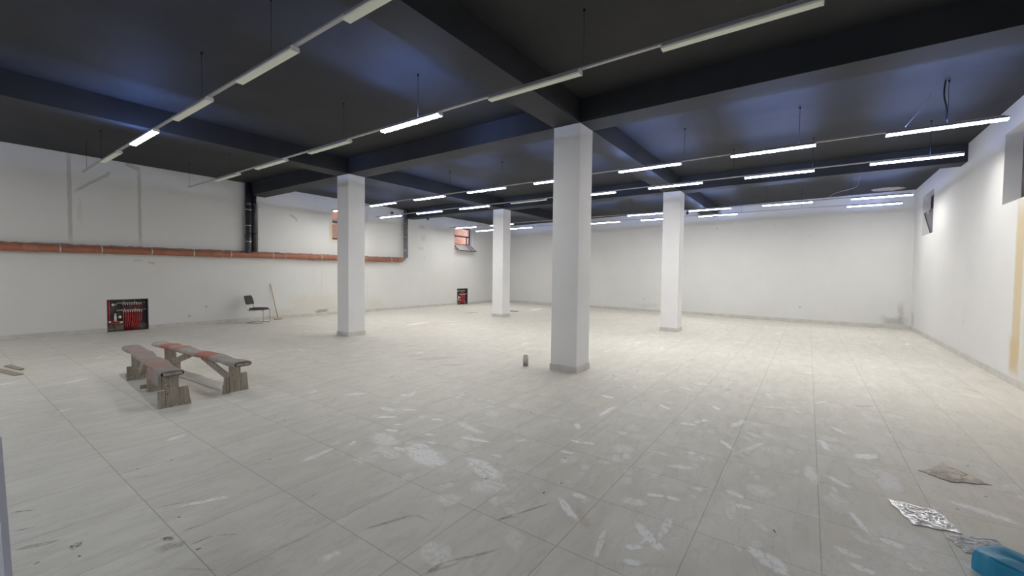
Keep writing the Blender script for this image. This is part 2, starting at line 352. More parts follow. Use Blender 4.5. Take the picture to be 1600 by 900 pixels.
marks += [(.5, 2.6, 1.6, 5.5, 1.6, .22, (.80, .71, .60)), (1.2, 5.0, 2.2, 8.5, 1.5, .2, (.84, .77, .66)), (-.9, 2.4, -.2, 3.4, .7, .10, DUST_GLEAM), (.1, 2.7, .7, 3.3, .6, .12, DUST_GLEAM), (-2.9, 2.4, -1.8, 2.9, .6, .10, DUST_GLEAM),
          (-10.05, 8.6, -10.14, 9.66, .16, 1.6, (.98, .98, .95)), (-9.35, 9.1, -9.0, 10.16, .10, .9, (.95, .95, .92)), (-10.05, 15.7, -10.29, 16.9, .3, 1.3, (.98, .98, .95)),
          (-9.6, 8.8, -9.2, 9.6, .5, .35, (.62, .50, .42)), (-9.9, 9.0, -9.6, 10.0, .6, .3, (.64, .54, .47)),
          (-5.9, 5.2, -5.5, 5.9, .35, .35, RUST), (-5.2, 5.2, -4.9, 5.5, .25, .3, RUST), (-6.3, 5.4, -6.0, 5.6, .1, .4, VEIN), (-7.2, 6.0, -7.0, 6.5, .08, .45, VEIN),
          (-3.0, .75, -2.95, .85, .10, .4, (.3, .29, .27)), (-3.40, .47, -3.44, .50, .06, .6, (.2, .19, .17)), (-3.1, .8, -3.05, .83, .05, .6, (.2, .19, .17))]
for q in [(-4.358,.97),(-4.341,1.185),(-3.382,.328),(-3.427,.468),(-3.088,.804),(-3.277,.476),(-2.818,.887),(-3.289,.933),(-.13,3.075),(-2.871,6.757),(-2.566,6.301),(-4.681,10.415),(-10.418,7.475),(-4.094,3.606),(-7.141,3.517),(-4.574,2.235),(-3.697,1.682),(1.112,4.506),(1.227,5.765),(1.161,5.16),(-2.01,2.52),(-1.693,3.212),(-1.135,3.761),(-1.539,2.607),(-1.505,2.808)]:
    a = random.uniform(0, 3.14); l = random.uniform(.006, .014)
    marks.append((q[0]-l*math.cos(a), q[1]-l*math.sin(a), q[0]+l*math.cos(a), q[1]+l*math.sin(a), .012, 3, DARK))
for x0, x1, y0, y1, n_ in ((-1.6, .9, 2.3, 5.2, 75), (-4.2, -1.4, 2.1, 4.2, 50), (-2.5, 1.5, 4.5, 7.5, 40)):
    for _ in range(n_):                    # dusty foot traffic in front of the camera
        x = random.uniform(x0, x1); y = random.uniform(y0, y1); a = random.gauss(2.1, .6); l = random.uniform(.03, .12)
        marks.append((x, y, x+l*math.cos(a), y+l*math.sin(a), random.choice((.05, .08, .09, .1, .2)), random.uniform(.08, .26), DUST_GLEAM))
for _ in range(150):                       # scuffs, prints and crumbs over the whole floor
    x = random.uniform(-13.5, 2.3); y = random.uniform(.5, 17); a = random.gauss(1.9, .7); l = random.uniform(.04, .16)
    marks.append((x, y, x+l*2*math.cos(a), y+l*2*math.sin(a), random.uniform(.04, .12), random.uniform(.15, .5), DUST_GLEAM if random.random() < .7 else RUST))
for _ in range(160):
    x = random.uniform(-13.5, 2.3); y = random.uniform(4, 17); a = random.uniform(0, 3.1); l = random.uniform(.006, .018)
    marks.append((x, y, x+l*math.cos(a), y+l*math.sin(a), .014, 3, DARK))
for i in range(26):                        # dark scrapings along the back wall near the right corner
    x = random.uniform(-3.5, 2.5); y = YB(x)-random.uniform(.04, .5)*(.3+.7*(x+3.5)/6)
    l = random.uniform(.3, .9); marks.append((x-l/2, y+.052*l, x+l/2, y-.052*l, .05, random.uniform(.5, 1.3), (.22, .20, .18)))
NS = 14
b = MB(); cols = []
b.box(-15.6, 3.4, Y0-.5, 20.8, -.2, 0); cols += [(1, 1, 1, 0)]*8
marks.sort(key=lambda q: -q[4])
layers = []                                # overlapping marks lie in different layers of dust
for i, (x0, y0, x1, y1, w, s, cl) in enumerate(marks):
    cx, cy = (x0+x1)/2, (y0+y1)/2; L = math.hypot(x1-x0, y1-y0)/2 + w*.35; a = math.atan2(y1-y0, x1-x0); rad = L*1.25+w*.3
    lay = max([q[3]+1 for q in layers if math.hypot(q[0]-cx, q[1]-cy) < q[2]+rad], default=0); layers.append((cx, cy, rad, lay)); z = .0004+.00012*lay
    big = w > .1; v = [(cx, cy, z)]; s = s*(2.3 if cl[0] > .9 else 1.7); cc = [(*cl, min(s, 5))]
    for ring, (k, al) in enumerate(((.62, s), (1.0, 0))):
        for j in range(NS):
            th = 2*math.pi*j/NS; jit = 1+random.uniform(-.22, .22)
            u = L*math.cos(th)*k*jit; ww = w/2*math.sin(th)*k*jit
            if .06 < w <= .1 and s >= .5: ww *= (1.0-.35*math.exp(-((u/L-.1)/.22)**2))      # waist of a shoe print
            v.append((cx+u*math.cos(a)-ww*math.sin(a), cy+u*math.sin(a)+ww*math.cos(a), z)); cc.append((*cl, al))
    f = [(0, 1+j, 1+(j+1) % NS) for j in range(NS)] + [(1+j, 1+NS+j, 1+NS+(j+1) % NS, 1+(j+1) % NS) for j in range(NS)]
    b.add(v, f, 0); cols += cc
fl = b.build('floor', [M_floor], fix=False); struct(fl)
ca = fl.data.color_attributes.new('mark', 'FLOAT_COLOR', 'POINT')
ca.data.foreach_set('color', [x for q in cols for x in q])

# ------------------------------------------------------------------ skirtings
def skirt(name, p0, p1, spans, side):
    L = (p1-p0).length; b = MB()
    for s0, s1 in spans:
        s = s0
        while s < s1-1e-3:
            e = min(s+.637, s1); b.box(s+.001, e-.001, 0, side*.011, 0, .105); s = e
    o = b.build(name, M_skirt); o.location = (p0.x, p0.y, 0.001); o.rotation_euler.z = math.atan2(p1.y-p0.y, p1.x-p0.x); struct(o)
LL = (CL-FL).length
skirt('baseboard_left', FL, CL, [(0, ly(2.72)), (ly(3.55), ly(15.95)), (ly(16.79), LL)], -1)
skirt('baseboard_back', CL, CR, [(0, (CR-CL).length)], -1)
skirt('baseboard_right', CR, FR, [(0, (FR-CR).length)], -1)
skirt('baseboard_front', FR, FL, [(0, (FL-FR).length)], -1)

# ------------------------------------------------------------------ columns
def column(x, y, label):
    o = thing('column', label, 'column', (x-CW/2, y+CD/2, 0), 0, 'square white columns under the beams')
    b = MB(); b.box(-CW/2, CW/2, -CD/2, CD/2, 0, ZB); b.build('shaft', M_column, o, bevel=.004)
    b = MB(); e = .012
    for x0, x1, y0, y1 in ((-CW/2-e, CW/2+e, -CD/2-e, -CD/2+.001), (-CW/2-e, CW/2+e, CD/2-.001, CD/2+e), (-CW/2-e, -CW/2+.001, -CD/2+.001, CD/2-.001), (CW/2-.001, CW/2+e, -CD/2+.001, CD/2-.001)):
        b.box(x0, x1, y0, y1, 0, .105)
    b.build('skirting', M_skirt, o)
column(CX[0], CY[0], 'large square white column in the middle foreground, nearest of the four')
column(CX[1], CY[0], 'square white column at left, nearest to the orange pipe and the chair')
column(CX[1], CY[1], 'far square white column that looks thinnest, left of the nearest column')
column(CX[0], CY[1], 'far square white column standing before the back wall, rightmost of the four')

# ------------------------------------------------------------------ windows
M_frame = mat('brown_aluminium', (.085, .07, .085), .45, .2)
M_lframe = mat('pale_aluminium', (.62, .60, .60), .4, .2)
M_glass = bpy.data.materials.new('window_glass'); t = NT(M_glass)
t.b.inputs['Base Color'].default_value = (.9, .92, .95, 1); t.b.inputs['Roughness'].default_value = .03
t.b.inputs['Transmission Weight'].default_value = 1; t.b.inputs['IOR'].default_value = 1.45
M_fglass = mat('frosted_glass', (.85, .83, .83), .35); NT(M_fglass)
_b = M_fglass.node_tree.nodes['Principled BSDF']; _b.inputs['Transmission Weight'].default_value = .5
M_dglass = mat('night_dark_pane', (.05, .055, .085), .18)  # opaque pane, darkness of the night outside painted into its colour
def window(num, face, ang, w, angle, mullion, d0=.22, drop=0):
    """origin on the wall face at the sill; local x along the wall, local -y into the room, +y outwards"""
    root = bpy.data.objects.new('window_%d' % num, None); col.objects.link(root); struct(root)
    root.location = (face[0], face[1], WZ0); root.rotation_euler.z = ang
    h = WZ1-WZ0; d1 = d0+.05; fr = .045; zt = .72
    b = MB()
    b.box(0, w, d0, d1, 0, fr); b.box(0, w, d0, d1, h-fr, h); b.box(0, fr, d0, d1, fr, h-fr); b.box(w-fr, w, d0, d1, fr, h-fr)
    b.box(fr, w-fr, d0, d1, zt-.03, zt+.03)
    if mullion: b.box(mullion+.16, mullion+.20, d0, d1, fr, zt-.03)
    b.build('window_frame', M_frame, root, bevel=.003)
    b = MB(); b.box(fr, w-fr, (d0+d1)/2-.003, (d0+d1)/2+.003, zt+.03, h-fr); b.build('pane', M_glass if num < 3 else M_dglass, root)
    hh = zt-.03-fr-.006; ww = w-2*fr-.01
    b = MB(); q = .035
    b.box(0, ww, -.015, .015, 0, q); b.box(0, ww, -.015, .015, hh-q, hh); b.box(0, q, -.015, .015, q, hh-q); b.box(ww-q, ww, -.015, .015, q, hh-q)
    if mullion: b.box(mullion-.018, mullion+.018, -.015, .015, q, hh-q)
    sash = b.build('sash', M_frame, root, bevel=.003)
    sash.location = (fr+.005, d0+.02 if not drop else d0-.02, fr+.003+drop); sash.rotation_euler.x = R(angle)
    b = MB(); b.box(q, ww-q, -.003, .003, q, hh-q); b.build('pane', M_fglass if angle > 60 else M_glass if num < 3 else M_dglass, sash)
    b = MB(); b.box(ww/2-.05, ww/2+.05, -.035, -.015, hh-.03, hh-.012); b.box(ww/2-.008, ww/2+.008, -.055, -.035, hh-.09, hh-.015)
    b.build('window_handle', M_lframe, sash)
    return root
for i, (y0, y1) in enumerate(winL):
    window(i+1, (XL(y0), y0), math.pi/2+.0098, y1-y0, 0 if i == 0 else 126, 0 if i == 0 else 1.02, .22, 0 if i == 0 else .26)
for i, (y0, y1) in enumerate(winR):
    window(i+3, (XR(y1), y1), -math.pi/2-.0114, y1-y0, 14 if i == 0 else 0, 0, .17 if i == 0 else .20)
# light wells outside the left windows
for i, (y0, y1) in enumerate(winL):
    b = MB(); b.box(-16.2, -15.95, y0-1.2, y1+1.2, 2.2, 4.9)
    o = b.build('brick_wall', M_brick); o.location = (0, 0, 0)
    tag(o, ('orange brick wall outside the window behind the left column', 'orange brick wall outside the far window with the hanging sash')[i], 'brick wall')
    b = MB(); b.box(-15.95, -15.15, y0-.8, y1+.8, 2.4, 2.6); struct(b.build('trim_%d' % (10+i), M_conc))
for i, (y0, y1) in enumerate(winR):  # closed dark boxes added to keep sky light off the right windows
    b = MB(); x0, x1 = XR(y0)+.44, 4.3; b.box(x1, x1+.2, y0-.4, y1+.4, 2.3, 4.6); b.box(x0, x1, y0-.4, y1+.4, 2.3, 2.5); b.box(x0, x1, y0-.4, y0-.2, 2.5, 4.6); b.box(x0, x1, y1+.2, y1+.4, 2.5, 4.6); b.box(x0, x1, y0-.4, y1+.4, 4.6, 4.7)
    struct(b.build('trim_%d' % (12+i), M_conc))

# ------------------------------------------------------------------ light tracks and linear lights
M_rail = mat('rail_aluminium', (.42, .42, .43), .45, .3)
M_house = mat('lamp_housing', (.36, .36, .40), .45)
M_cap = mat('lamp_end_cap', (.78, .78, .78), .5)
M_diff = mat('unlit_diffuser', (.82, .85, .72), .4)
M_wire = mat('suspension_wire', (.012, .012, .014), .6)
def emis(name, color, strength):
    m = bpy.data.materials.new(name); t = NT(m); t.b.inputs['Base Color'].default_value = (.8, .8, .8, 1)
    t.b.inputs['Emission Color'].default_value = color; t.b.inputs['Emission Strength'].default_value = strength; return m
M_lit = emis('lit_diffuser', TUBE_COL, TUBE); M_side = emis('lit_diffuser_side', SIDE_COL, TUBE_SIDE)
ZD, ZR = 3.735, 3.785       # underside of a diffuser, underside of the rail
FLEN = 1.235
M_strong = emis('strong_lit_diffuser', TUBE_COL, TUBE*1.4)
M_cool = emis('cool_lit_diffuser', (.86, .93, 1.0, 1), TUBE)
def make_light(lit, cool=None):
    root = bpy.data.objects.new('linear_light', None); col.objects.link(root); root.empty_display_size = .1
    l = FLEN/2; w = .042
    b = MB(); b.prism([(-w*.72, .050), (w*.72, .050), (w*.92, .038), (w, .022), (-w, .022), (-w*.92, .038)], -l+.007, l-.007, 'x')
    b.build('lamp_housing', M_house, root)
    b = MB(); b.prism([(-w, .0215), (w, .0215), (w, .010), (w*.9, .002), (w*.5, 0), (-w*.5, 0), (-w*.9, .002), (-w, .010)], -l+.007, l-.007, 'x', caps=True)
    if lit:
        for i, f in enumerate(b.f[:8]):
            if i in (1, 7): b.mi[i] = 1
    b.build('diffuser', [cool if cool else M_lit if lit else M_diff, M_side], root)
    if lit:
        ld = bpy.data.lights.new('top_light', 'AREA'); ld.shape = 'RECTANGLE'; ld.size = FLEN-.05; ld.size_y = .05; ld.energy = UPLIGHT*(2.6 if cool is M_strong else 1); ld.color = UP_COL
        ld.use_nodes = True; nt = ld.node_tree; em = nt.nodes['Emission']           # added light shaped into a ceiling band: narrow along the lamp, wide across it
        gm = nt.nodes.new('ShaderNodeNewGeometry'); dp_ = nt.nodes.new('ShaderNodeVectorMath'); dp_.operation = 'DOT_PRODUCT'; dp_.inputs[1].default_value = (1, 0, 0)
        ab = nt.nodes.new('ShaderNodeMath'); ab.operation = 'ABSOLUTE'; mr = nt.nodes.new('ShaderNodeMapRange'); mr.interpolation_type = 'SMOOTHSTEP'
        mr.inputs[1].default_value = .05; mr.inputs[2].default_value = .34; mr.inputs[3].default_value = 1; mr.inputs[4].default_value = .11
        nt.links.new(gm.outputs['Incoming'], dp_.inputs[0]); nt.links.new(dp_.outputs['Value'], ab.inputs[0]); nt.links.new(ab.outputs[0], mr.inputs[0]); sp = nt.nodes.new('ShaderNodeSeparateXYZ'); az = nt.nodes.new('ShaderNodeMath'); az.operation = 'ABSOLUTE'; ad = nt.nodes.new('ShaderNodeMath'); ad.operation = 'ADD'; ad.inputs[1].default_value = .16
        pw = nt.nodes.new('ShaderNodeMath'); pw.operation = 'POWER'; pw.inputs[1].default_value = -1.7; ml = nt.nodes.new('ShaderNodeMath'); ml.operation = 'MULTIPLY'
        nt.links.new(gm.outputs['Incoming'], sp.inputs[0]); nt.links.new(sp.outputs[2], az.inputs[0]); nt.links.new(az.outputs[0], ad.inputs[0]); nt.links.new(ad.outputs[0], pw.inputs[0])
        nt.links.new(mr.outputs[0], ml.inputs[0]); nt.links.new(pw.outputs[0], ml.inputs[1]); nt.links.new(ml.outputs[0], em.inputs['Strength'])
        lo = bpy.data.objects.new('top_light', ld); col.objects.link(lo); lo.parent = root; lo.location = (0, 0, .078); lo.rotation_euler.x = math.pi
    for s in (-1, 1):
        b = MB(); k = 1.04; pr = [(-w*.78, .0495), (w*.78, .0495), (w*k, .036), (w*k, .008), (w*.88, .0), (-w*.88, .0), (-w*k, .008), (-w*k, .036)]
        b.prism(pr, s*l, s*(l-(.008 if lit else .0125)), 'x'); b.build('end_cap', M_cap, root)
    return root
L_LIT, L_OFF = make_light(True), make_light(False); L_COOL = make_light(True, M_cool); L_STRONG = make_light(True, M_strong); used = {True: False, False: False, 2: False, 3: False}
PITCH = 2.079; X00 = -1.192+.615
ordn = ['leftmost', 'second', 'third', 'fourth', 'fifth', 'sixth', 'seventh', 'eighth', 'ninth']
def track(y, x0, x1, name, fixtures, wires, label):
    rt = thing('light_rail', label, 'light rail', (0, y, ZR), 0, 'hanging rails of the linear lights')
    b = MB(); b.box(x0, x1, -.021, .021, 0, .008); b.box(x0, x1, -.021, -.016, .008, .018); b.box(x0, x1, .016, .021, .008, .018); b.build('rail', M_rail, rt)
    for x in wires:
        b = MB(); b.tube([(x, 0, .008), (x, 0, H-ZR)], .003, 6); b.lathe([(0, H-ZR-.03), (.012, H-ZR-.03), (.014, H-ZR-.001), (0, H-ZR-.001)], 10, c=(x, 0, 0)); b.build('suspension_wire', M_wire, rt)
    cnt = len(fixtures)
    for i, (k, lit) in enumerate(fixtures):
        src = L_COOL if lit == 2 else L_STRONG if lit == 3 else L_LIT if lit else L_OFF
        o = src if not used[lit] else copy_thing(src); used[lit] = True
        o.location = (X00+PITCH*k, y, ZD)
        pos = 'leftmost' if i == 0 else ('rightmost' if i == cnt-1 else ordn[i]+' from the left')
        tag(o, '%s tube light, %s on the %s' % ('lit' if lit else 'unlit', pos, name), 'light', 'linear lights on the hanging rails')
T, N = True, False
track(2.135, -13.37, 1.2, 'nearest rail', [(-6, N), (-5+0, N)][:0] + [(-5, N), (-4, 3), (-3, N), (-2, N), (-1, N)], [-13.0, -11.7, -6.45, -4.6, -.3], 'grey hanging light rail at upper left, nearest to the camera, mostly unlit')
track(4.10, -13.37, 3.0-.4, 'second nearest rail', [(-5, N), (-4, N), (-3, N), (-2, 3), (-1, N), (0, N)], [-13.31, -10.79, -6.37, -4.57, -2.01, -.2], 'grey hanging light rail crossing before the nearest column, with one lit tube')
track(8.42, -13.5, 2.08, 'third nearest rail', [(-6, T), (-5, T), (-4, T), (-3, T), (-2, T), (-1, T), (0, T), (1, T)], [-12.6, -10.67, -8.09, -6.3, -4.3, -1.99, -.19, 1.54], 'thin hanging light rail just behind the two nearer columns')
track(10.39, -14.0, 2.08, 'rail before the far columns', [(-6, T), (-5, T), (-4, T), (-3, N), (-2, T), (-1, T), (0, T), (1, T)], [-13.13, -10.75, -8.1, -5.9, -3.7, -1.41, .01, 1.7], 'thin hanging light rail in front of the two far columns')
track(14.675, -14.1, 2.08, 'rail behind the far columns', [(-6, T), (-5, T), (-2, T), (-1, T), (0, T), (1, T)], [-13.1, -9.52, -7.3, -5.2, -2.9, -1.1, .9], 'thin hanging light rail behind the two far columns')
track(16.16, -14.0, 2.08, 'farthest rail', [(-6, T), (-5, T), (-3, T), (-2, T), (-1, T), (1, T)], [-13.0, -10.0, -8.0, -6.17, -4.0, -1.91, -.24], 'dark thin hanging light rail closest to the back wall')

track(-2.1, -14.0, 2.2, 'added rail behind the camera', [(-6, 3), (-5, 3), (-4, N), (-3, 2), (-2, 2), (-1, N), (0, 2), (1, N)], [-13.0, -9.0, -5.0, -1.0, 1.8], 'unseen hanging light rail behind the camera')  # unseen rail of tubes added to brighten the foreground
# ------------------------------------------------------------------ drain pipes on the left wall
M_orange = mat('orange_pvc', (.36, .14, .085), .5, noise=.12, nscale=6)
M_collar = mat('orange_pvc_collar', (.39, .165, .105), .5, noise=.1, nscale=8)
M_clamp = mat('galvanised_clamp', (.60, .58, .55), .4, .7)
M_black = mat('black_paint_pipe', (.042, .043, .050), .38, noise=.3, nscale=7)
M_grey = mat('grey_pipe', (.17, .18, .20), .35, noise=.2, nscale=7)
M_wtrim = mat('white_edge_strip', (.72, .72, .70), .6)
M_mortar = mat('rough_mortar', (.33, .30, .27), .9, noise=.35, nscale=18, bump=.4)
def zp(y): return 2.085 + .0075*(y-1)           # pipe axis climbs a little
PX = .118
dp = thing('drain_pipework', 'orange drain pipe along the left wall with black and grey vertical pipes rising from it', 'pipe', (XL(6), 6, zp(6)))
def rel(x, y, z): return (x-dp.location.x, y-dp.location.y, z-dp.location.z)
PL = lambda y: XL(y)+PX
b = MB(); b.tube([rel(PL(y), y, zp(y)) for y in (-3.5, 0, 3, 6, 9, 12.15)], .094, 20); b.build('pipe_run', M_orange, dp)
for y in (-.3, 1.45, 5.15, 8.1, 10.3, 12.1):
    b = MB(); b.tube([rel(PL(y), y-.13, zp(y)), rel(PL(y), y-.12, zp(y)), rel(PL(y), y+.10, zp(y)), rel(PL(y), y+.13, zp(y))], [.096, .104, .104, .096], 20); b.build('pipe_collar', M_collar, dp)
for y in (.4, 1.9, 2.62, 3.6, 4.55, 5.5, 6.75, 7.15, 8.45, 9.9, 11.6):
    b = MB(); b.tube([rel(PL(y), y-.012, zp(y)), rel(PL(y), y+.012, zp(y))], .101, 20); b.box(*[v for p in zip(rel(XL(y)+.002, y-.012, zp(y)-.012), rel(XL(y)+.03, y+.012, zp(y)+.012)) for v in p]); b.build('pipe_clamp', M_clamp, dp)
# mortar edge above the pipe, darkened to draw the shaded gap
b = MB(); y = -3.0; top = []; bot = []
while y < 12.3:
    top.append(rel(XL(y)+.004, y, zp(y)+.10+random.uniform(.008, .035))); bot.append(rel(XL(y)+.03, y, zp(y)+.06)); y += .09
nn = len(top); b.add(top+bot, [(i, i+1, nn+i+1, nn+i) for i in range(nn-1)]); b.build('mortar_gap_line', M_mortar, dp)

def stack(y, r, z1, material, elbow, clamps):
    """vertical pipe rising from the orange run; a part of the pipework, its clamps and collars are sub-parts"""
    off = max(r+.016, PX if elbow else 0); hgt = z1-zp(y); b = MB()
    if elbow:
        rr = .17; pts = [(0, -rr-.08, 0), (0, -rr, 0)]
        for i in range(1, 7):
            a = R(90*i/6); pts.append((0, -rr+rr*math.sin(a), rr-rr*math.cos(a)))
        pts.append((0, 0, hgt))
    else: pts = [(0, 0, .115), (0, 0, hgt)]
    b.tube(pts, r, 18); p = b.build('vertical_pipe', material, dp); p.location = rel(XL(y)+off, y, zp(y))
    if elbow: b = MB(); b.tube([(0, -.25, 0), (0, -.20, 0)], r*1.12, 18); b.build('elbow_collar', material, p)
    for z in clamps:
        b = MB(); b.tube([(0, 0, z-zp(y)-.012), (0, 0, z-zp(y)+.012)], r*1.07, 18); b.box(-off+.003, -r+.02, -.012, .012, z-zp(y)-.01, z-zp(y)+.01); b.build('pipe_clamp', M_clamp, p)
    for z in (2.75, 3.75):
        b = MB(); b.tube([(0, 0, z-zp(y)-.07), (0, 0, z-zp(y)+.07)], r*1.05, 18); b.build('pipe_collar', material, p)
stack(6.02, .085, H-.003, M_black, 1, (2.55, 3.05, 3.55))
stack(6.02+.19, .068, H-.003, M_black, 0, ())
stack(12.40, .062, H-.003, M_grey, 1, (2.6, 3.2, 3.8))
stack(12.40+.14, .05, H-.003, M_grey, 0, (2.9, 3.5))
b = MB(); b.box(0, .02, 0, .022, 0, 1.55)
tag(b.build('edge_strip', M_wtrim, None, loc=(XL(6.36)+.004, 6.345, 2.25)), 'thin white vertical strip on the wall right of the black pipes', 'strip')

# ------------------------------------------------------------------ heating manifolds in the left wall
M_red = mat('red_heating_pipe', (.52, .045, .05), .45, noise=.2, nscale=12)
M_dred = mat('dark_red_pipe', (.24, .045, .055), .5, noise=.2, nscale=12)
M_cav = mat('cavity_plaster', (.16, .16, .13), .95, noise=.5, nscale=9, bump=.4)
M_box = mat('galvanised_box', (.11, .10, .115), .5, .5, noise=.3, nscale=7)
M_steel = mat('brushed_steel', (.55, .50, .46), .35, .8)
M_pl = mat('white_plastic', (.78, .76, .68), .5)
def manifold(y0, y1, label, n_pipes):
    """local x = along the wall (away from camera), local y = out of the wall, z up"""
    w = y1-y0; o = thing('heating_manifold', label, 'heating manifold', (XL(y0), y0, 0), math.pi/2+.0098, 'open heating manifolds in the left wall')
    yd = .20                                        # cavity reaches +y local (into the wall)
    b = MB(); b.box(.004, w-.004, yd-.012, yd-.002, .01, .822); b.box(.004, .016, .01, yd-.012, .01, .822); b.box(w-.016, w-.004, .01, yd-.012, .01, .822); b.box(.016, w-.016, .01, yd-.012, .812, .822)
    b.build('cabinet_box', M_box, o)
    b = MB(); b.box(.018, .34*w/.83, .10, yd-.014, .002, .19); b.build('rough_fill', M_cav, o, bevel=.01); b = MB(); b.box(.62*w, w-.018, .12, yd-.014, .002, .16); b.build('rough_fill', M_cav, o, bevel=.01)
    b = MB(); b.tube([(.045, .06, .25), (.045, .06, .80)], .024, 12); b.build('riser_pipe', M_red, o)
    b = MB(); b.tube([(.02, .05, .245), (.33*w, .05, .245)], .016, 10); b.tube([(.02, .05, .20), (.33*w, .05, .20)], .016, 10); b.build('supply_pipe', M_red, o)
    for zb_, dy in ((.73, .11), (.54, .07)):
        b = MB(); b.tube([(.24*w, dy, zb_), (w-.05, dy, zb_+.0)], .016, 12); b.tube([(w-.06, dy, zb_), (w-.045, dy, zb_)], .026, 12)
        for k in range(2): b.box(.42*w+k*.26*w, .42*w+k*.26*w+.012, dy, yd-.013, zb_+.03, zb_+.05); b.box(.42*w+k*.26*w, .42*w+k*.26*w+.012, dy-.002, dy+.01, zb_-.03, zb_+.05)
        bar = b.build('manifold_bar', M_steel, o)
        for k in range(n_pipes):
            x = .40*w+k*(.44*w/(n_pipes-1)); b = MB(); b.lathe([(0, -.022), (.011, -.02), (.012, -.052), (.009, -.056), (0, -.056)], 10, c=(x, dy, zb_)); b.build('valve_stub', M_pl, bar)
            xx = x-.03*w+(x-.62*w)*-.15; b = MB(); zt = zb_-.057
            b.tube([(x, dy, zt), (x+random.uniform(-.006, .006), dy+.004, zt*.6), (xx, dy+.03+random.uniform(-.01, .02), zt*.25), (xx-.01, dy+.045, .004)], .0115, 8)
            b.build('heating_pipe', M_red if zb_ < .6 else M_dred, o)
    b = MB(); b.tube([(.20*w, .05, .26), (.20*w, .05, .40), (.20*w, .05, .405), (.20*w, .05, .46)], [.028, .026, .016, .012], 12); b.box(.17*w, .23*w, .04, .06, .44, .455); b.build('pump_valve', M_pl, o)
    b = MB(); b.lathe([(0, 0), (.026, .002), (.028, .05), (.018, .07), (0, .072)], 14, c=(.31*w, .05, .33)); b.build('thermostat_head', M_pl, o)
    b = MB(); b.tube([(.30*w, .04, .215), (.37*w, .04, .235)], .022, 10); b.tube([(.03, .04, .25), (.075, .04, .25)], .024, 10); b.build('pipe_fitting', M_pl, o)
    b = MB(); b.box(.12*w, .18*w, .05, .09, .66, .72); b.build('air_vent', M_pl, o, bevel=.006)
    b = MB(); b.tube([(.19*w, .10, .69), (.25*w, .11, .69)], .022, 10); b.build('end_cap', M_steel, o)
manifold(*manL[0], 'large open heating manifold of red pipes behind the two benches', 9)
manifold(*manL[1], 'small-looking far heating manifold of red pipes left of a far column', 9)

# small things on the walls
M_sock = mat('socket_plastic', (.68, .68, .64), .5)
def socket(y, z, label):
    o = thing('wall_socket', label, 'socket', (XL(y), y, z), 0, 'small wall boxes')
    b = MB(); b.prism([(.04*math.cos(R(a)), .04*math.sin(R(a))) for a in range(0, 360, 20)], 0.001, .012, 'x'); b.build('cover', M_sock, o)
    b = MB(); b.prism([(.024*math.cos(R(a)), .024*math.sin(R(a))) for a in range(0, 360, 30)], .011, .016, 'x'); b.build('insert', M_house, o)
socket(4.89, .53, 'round wall box right of the large manifold, upper of the two')
socket(4.47, .28, 'round wall box low on the wall, lower of the two right of the large manifold')
def sensor(x, y, z, rz, label, s=1):
    o = thing('wall_sensor', label, 'sensor', (x, y, z), rz)
    b = MB(); b.box(-.04*s, .04*s, -.03, -.002, -.05*s, .05*s); b.build('back_plate', M_frame, o, bevel=.006)
    b = MB(); v = [(0, -.03)]; b.lathe([(0, .0), (.03*s, .004), (.038*s, .03), (.03*s, .055), (0, .07)], 14, c=(0, -.055, -.03)); b.build('lens_dome', M_black, o)
sensor(XL(11.76), 11.76, 4.18, math.pi/2, 'small dark sensor high on the left wall above the left hanging tubes')
def ball_camera(x, y, z, label, drop):
    o = thing('dome_camera', label, 'security camera', (x, y, z), 0, 'small black dome cameras')
    b = MB(); b.lathe([(0, 0), (.045, 0), (.045, -.02), (.02, -.03), (.02, -drop), (0, -drop)], 16); b.build('mount', M_black, o)
    b = MB(); b.lathe([(0, .0)]+[(.055*math.sin(R(a)), -.055+.055*math.cos(R(a))) for a in range(20, 180, 20)]+[(0, -.11)], 16, c=(0, 0, -drop+.01)); b.build('dome', M_black, o)
ball_camera(-13.55, 12.75, ZB-.001, 'small black dome camera under the beam beside the grey pipes', .03)
ball_camera(-4.15, 18.3, H-.001, 'small black dome camera near the back wall, right of a far column', .16)
b = MB(); b.box(-.42, .42, -.16, -.004, -.12, .12); o = b.build('wall_box', M_house, None, bevel=.01)
o.location = (-3.38, YB(-3.38), 4.16); o.rotation_euler.z = math.atan(-.1043); tag(o, 'pale grey box high on the back wall beside the beam', 'duct box')
def back_socket(x, z, label):
    o = thing('wall_socket', label, 'socket', (x, YB(x), z), math.atan(-.1043), 'small wall boxes')
    b = MB(); b.box(-.04, .04, -.012, -.001, -.04, .04); b.build('cover', M_sock, o, bevel=.003)
    b = MB(); b.box(-.02, .02, -.015, -.011, -.02, .02); b.build('insert', M_house, o)
back_socket(-.22, .53, 'small square wall box low on the back wall right of the rightmost column')
back_socket(-6.1, .55, 'small square wall box low on the back wall between the centre columns')
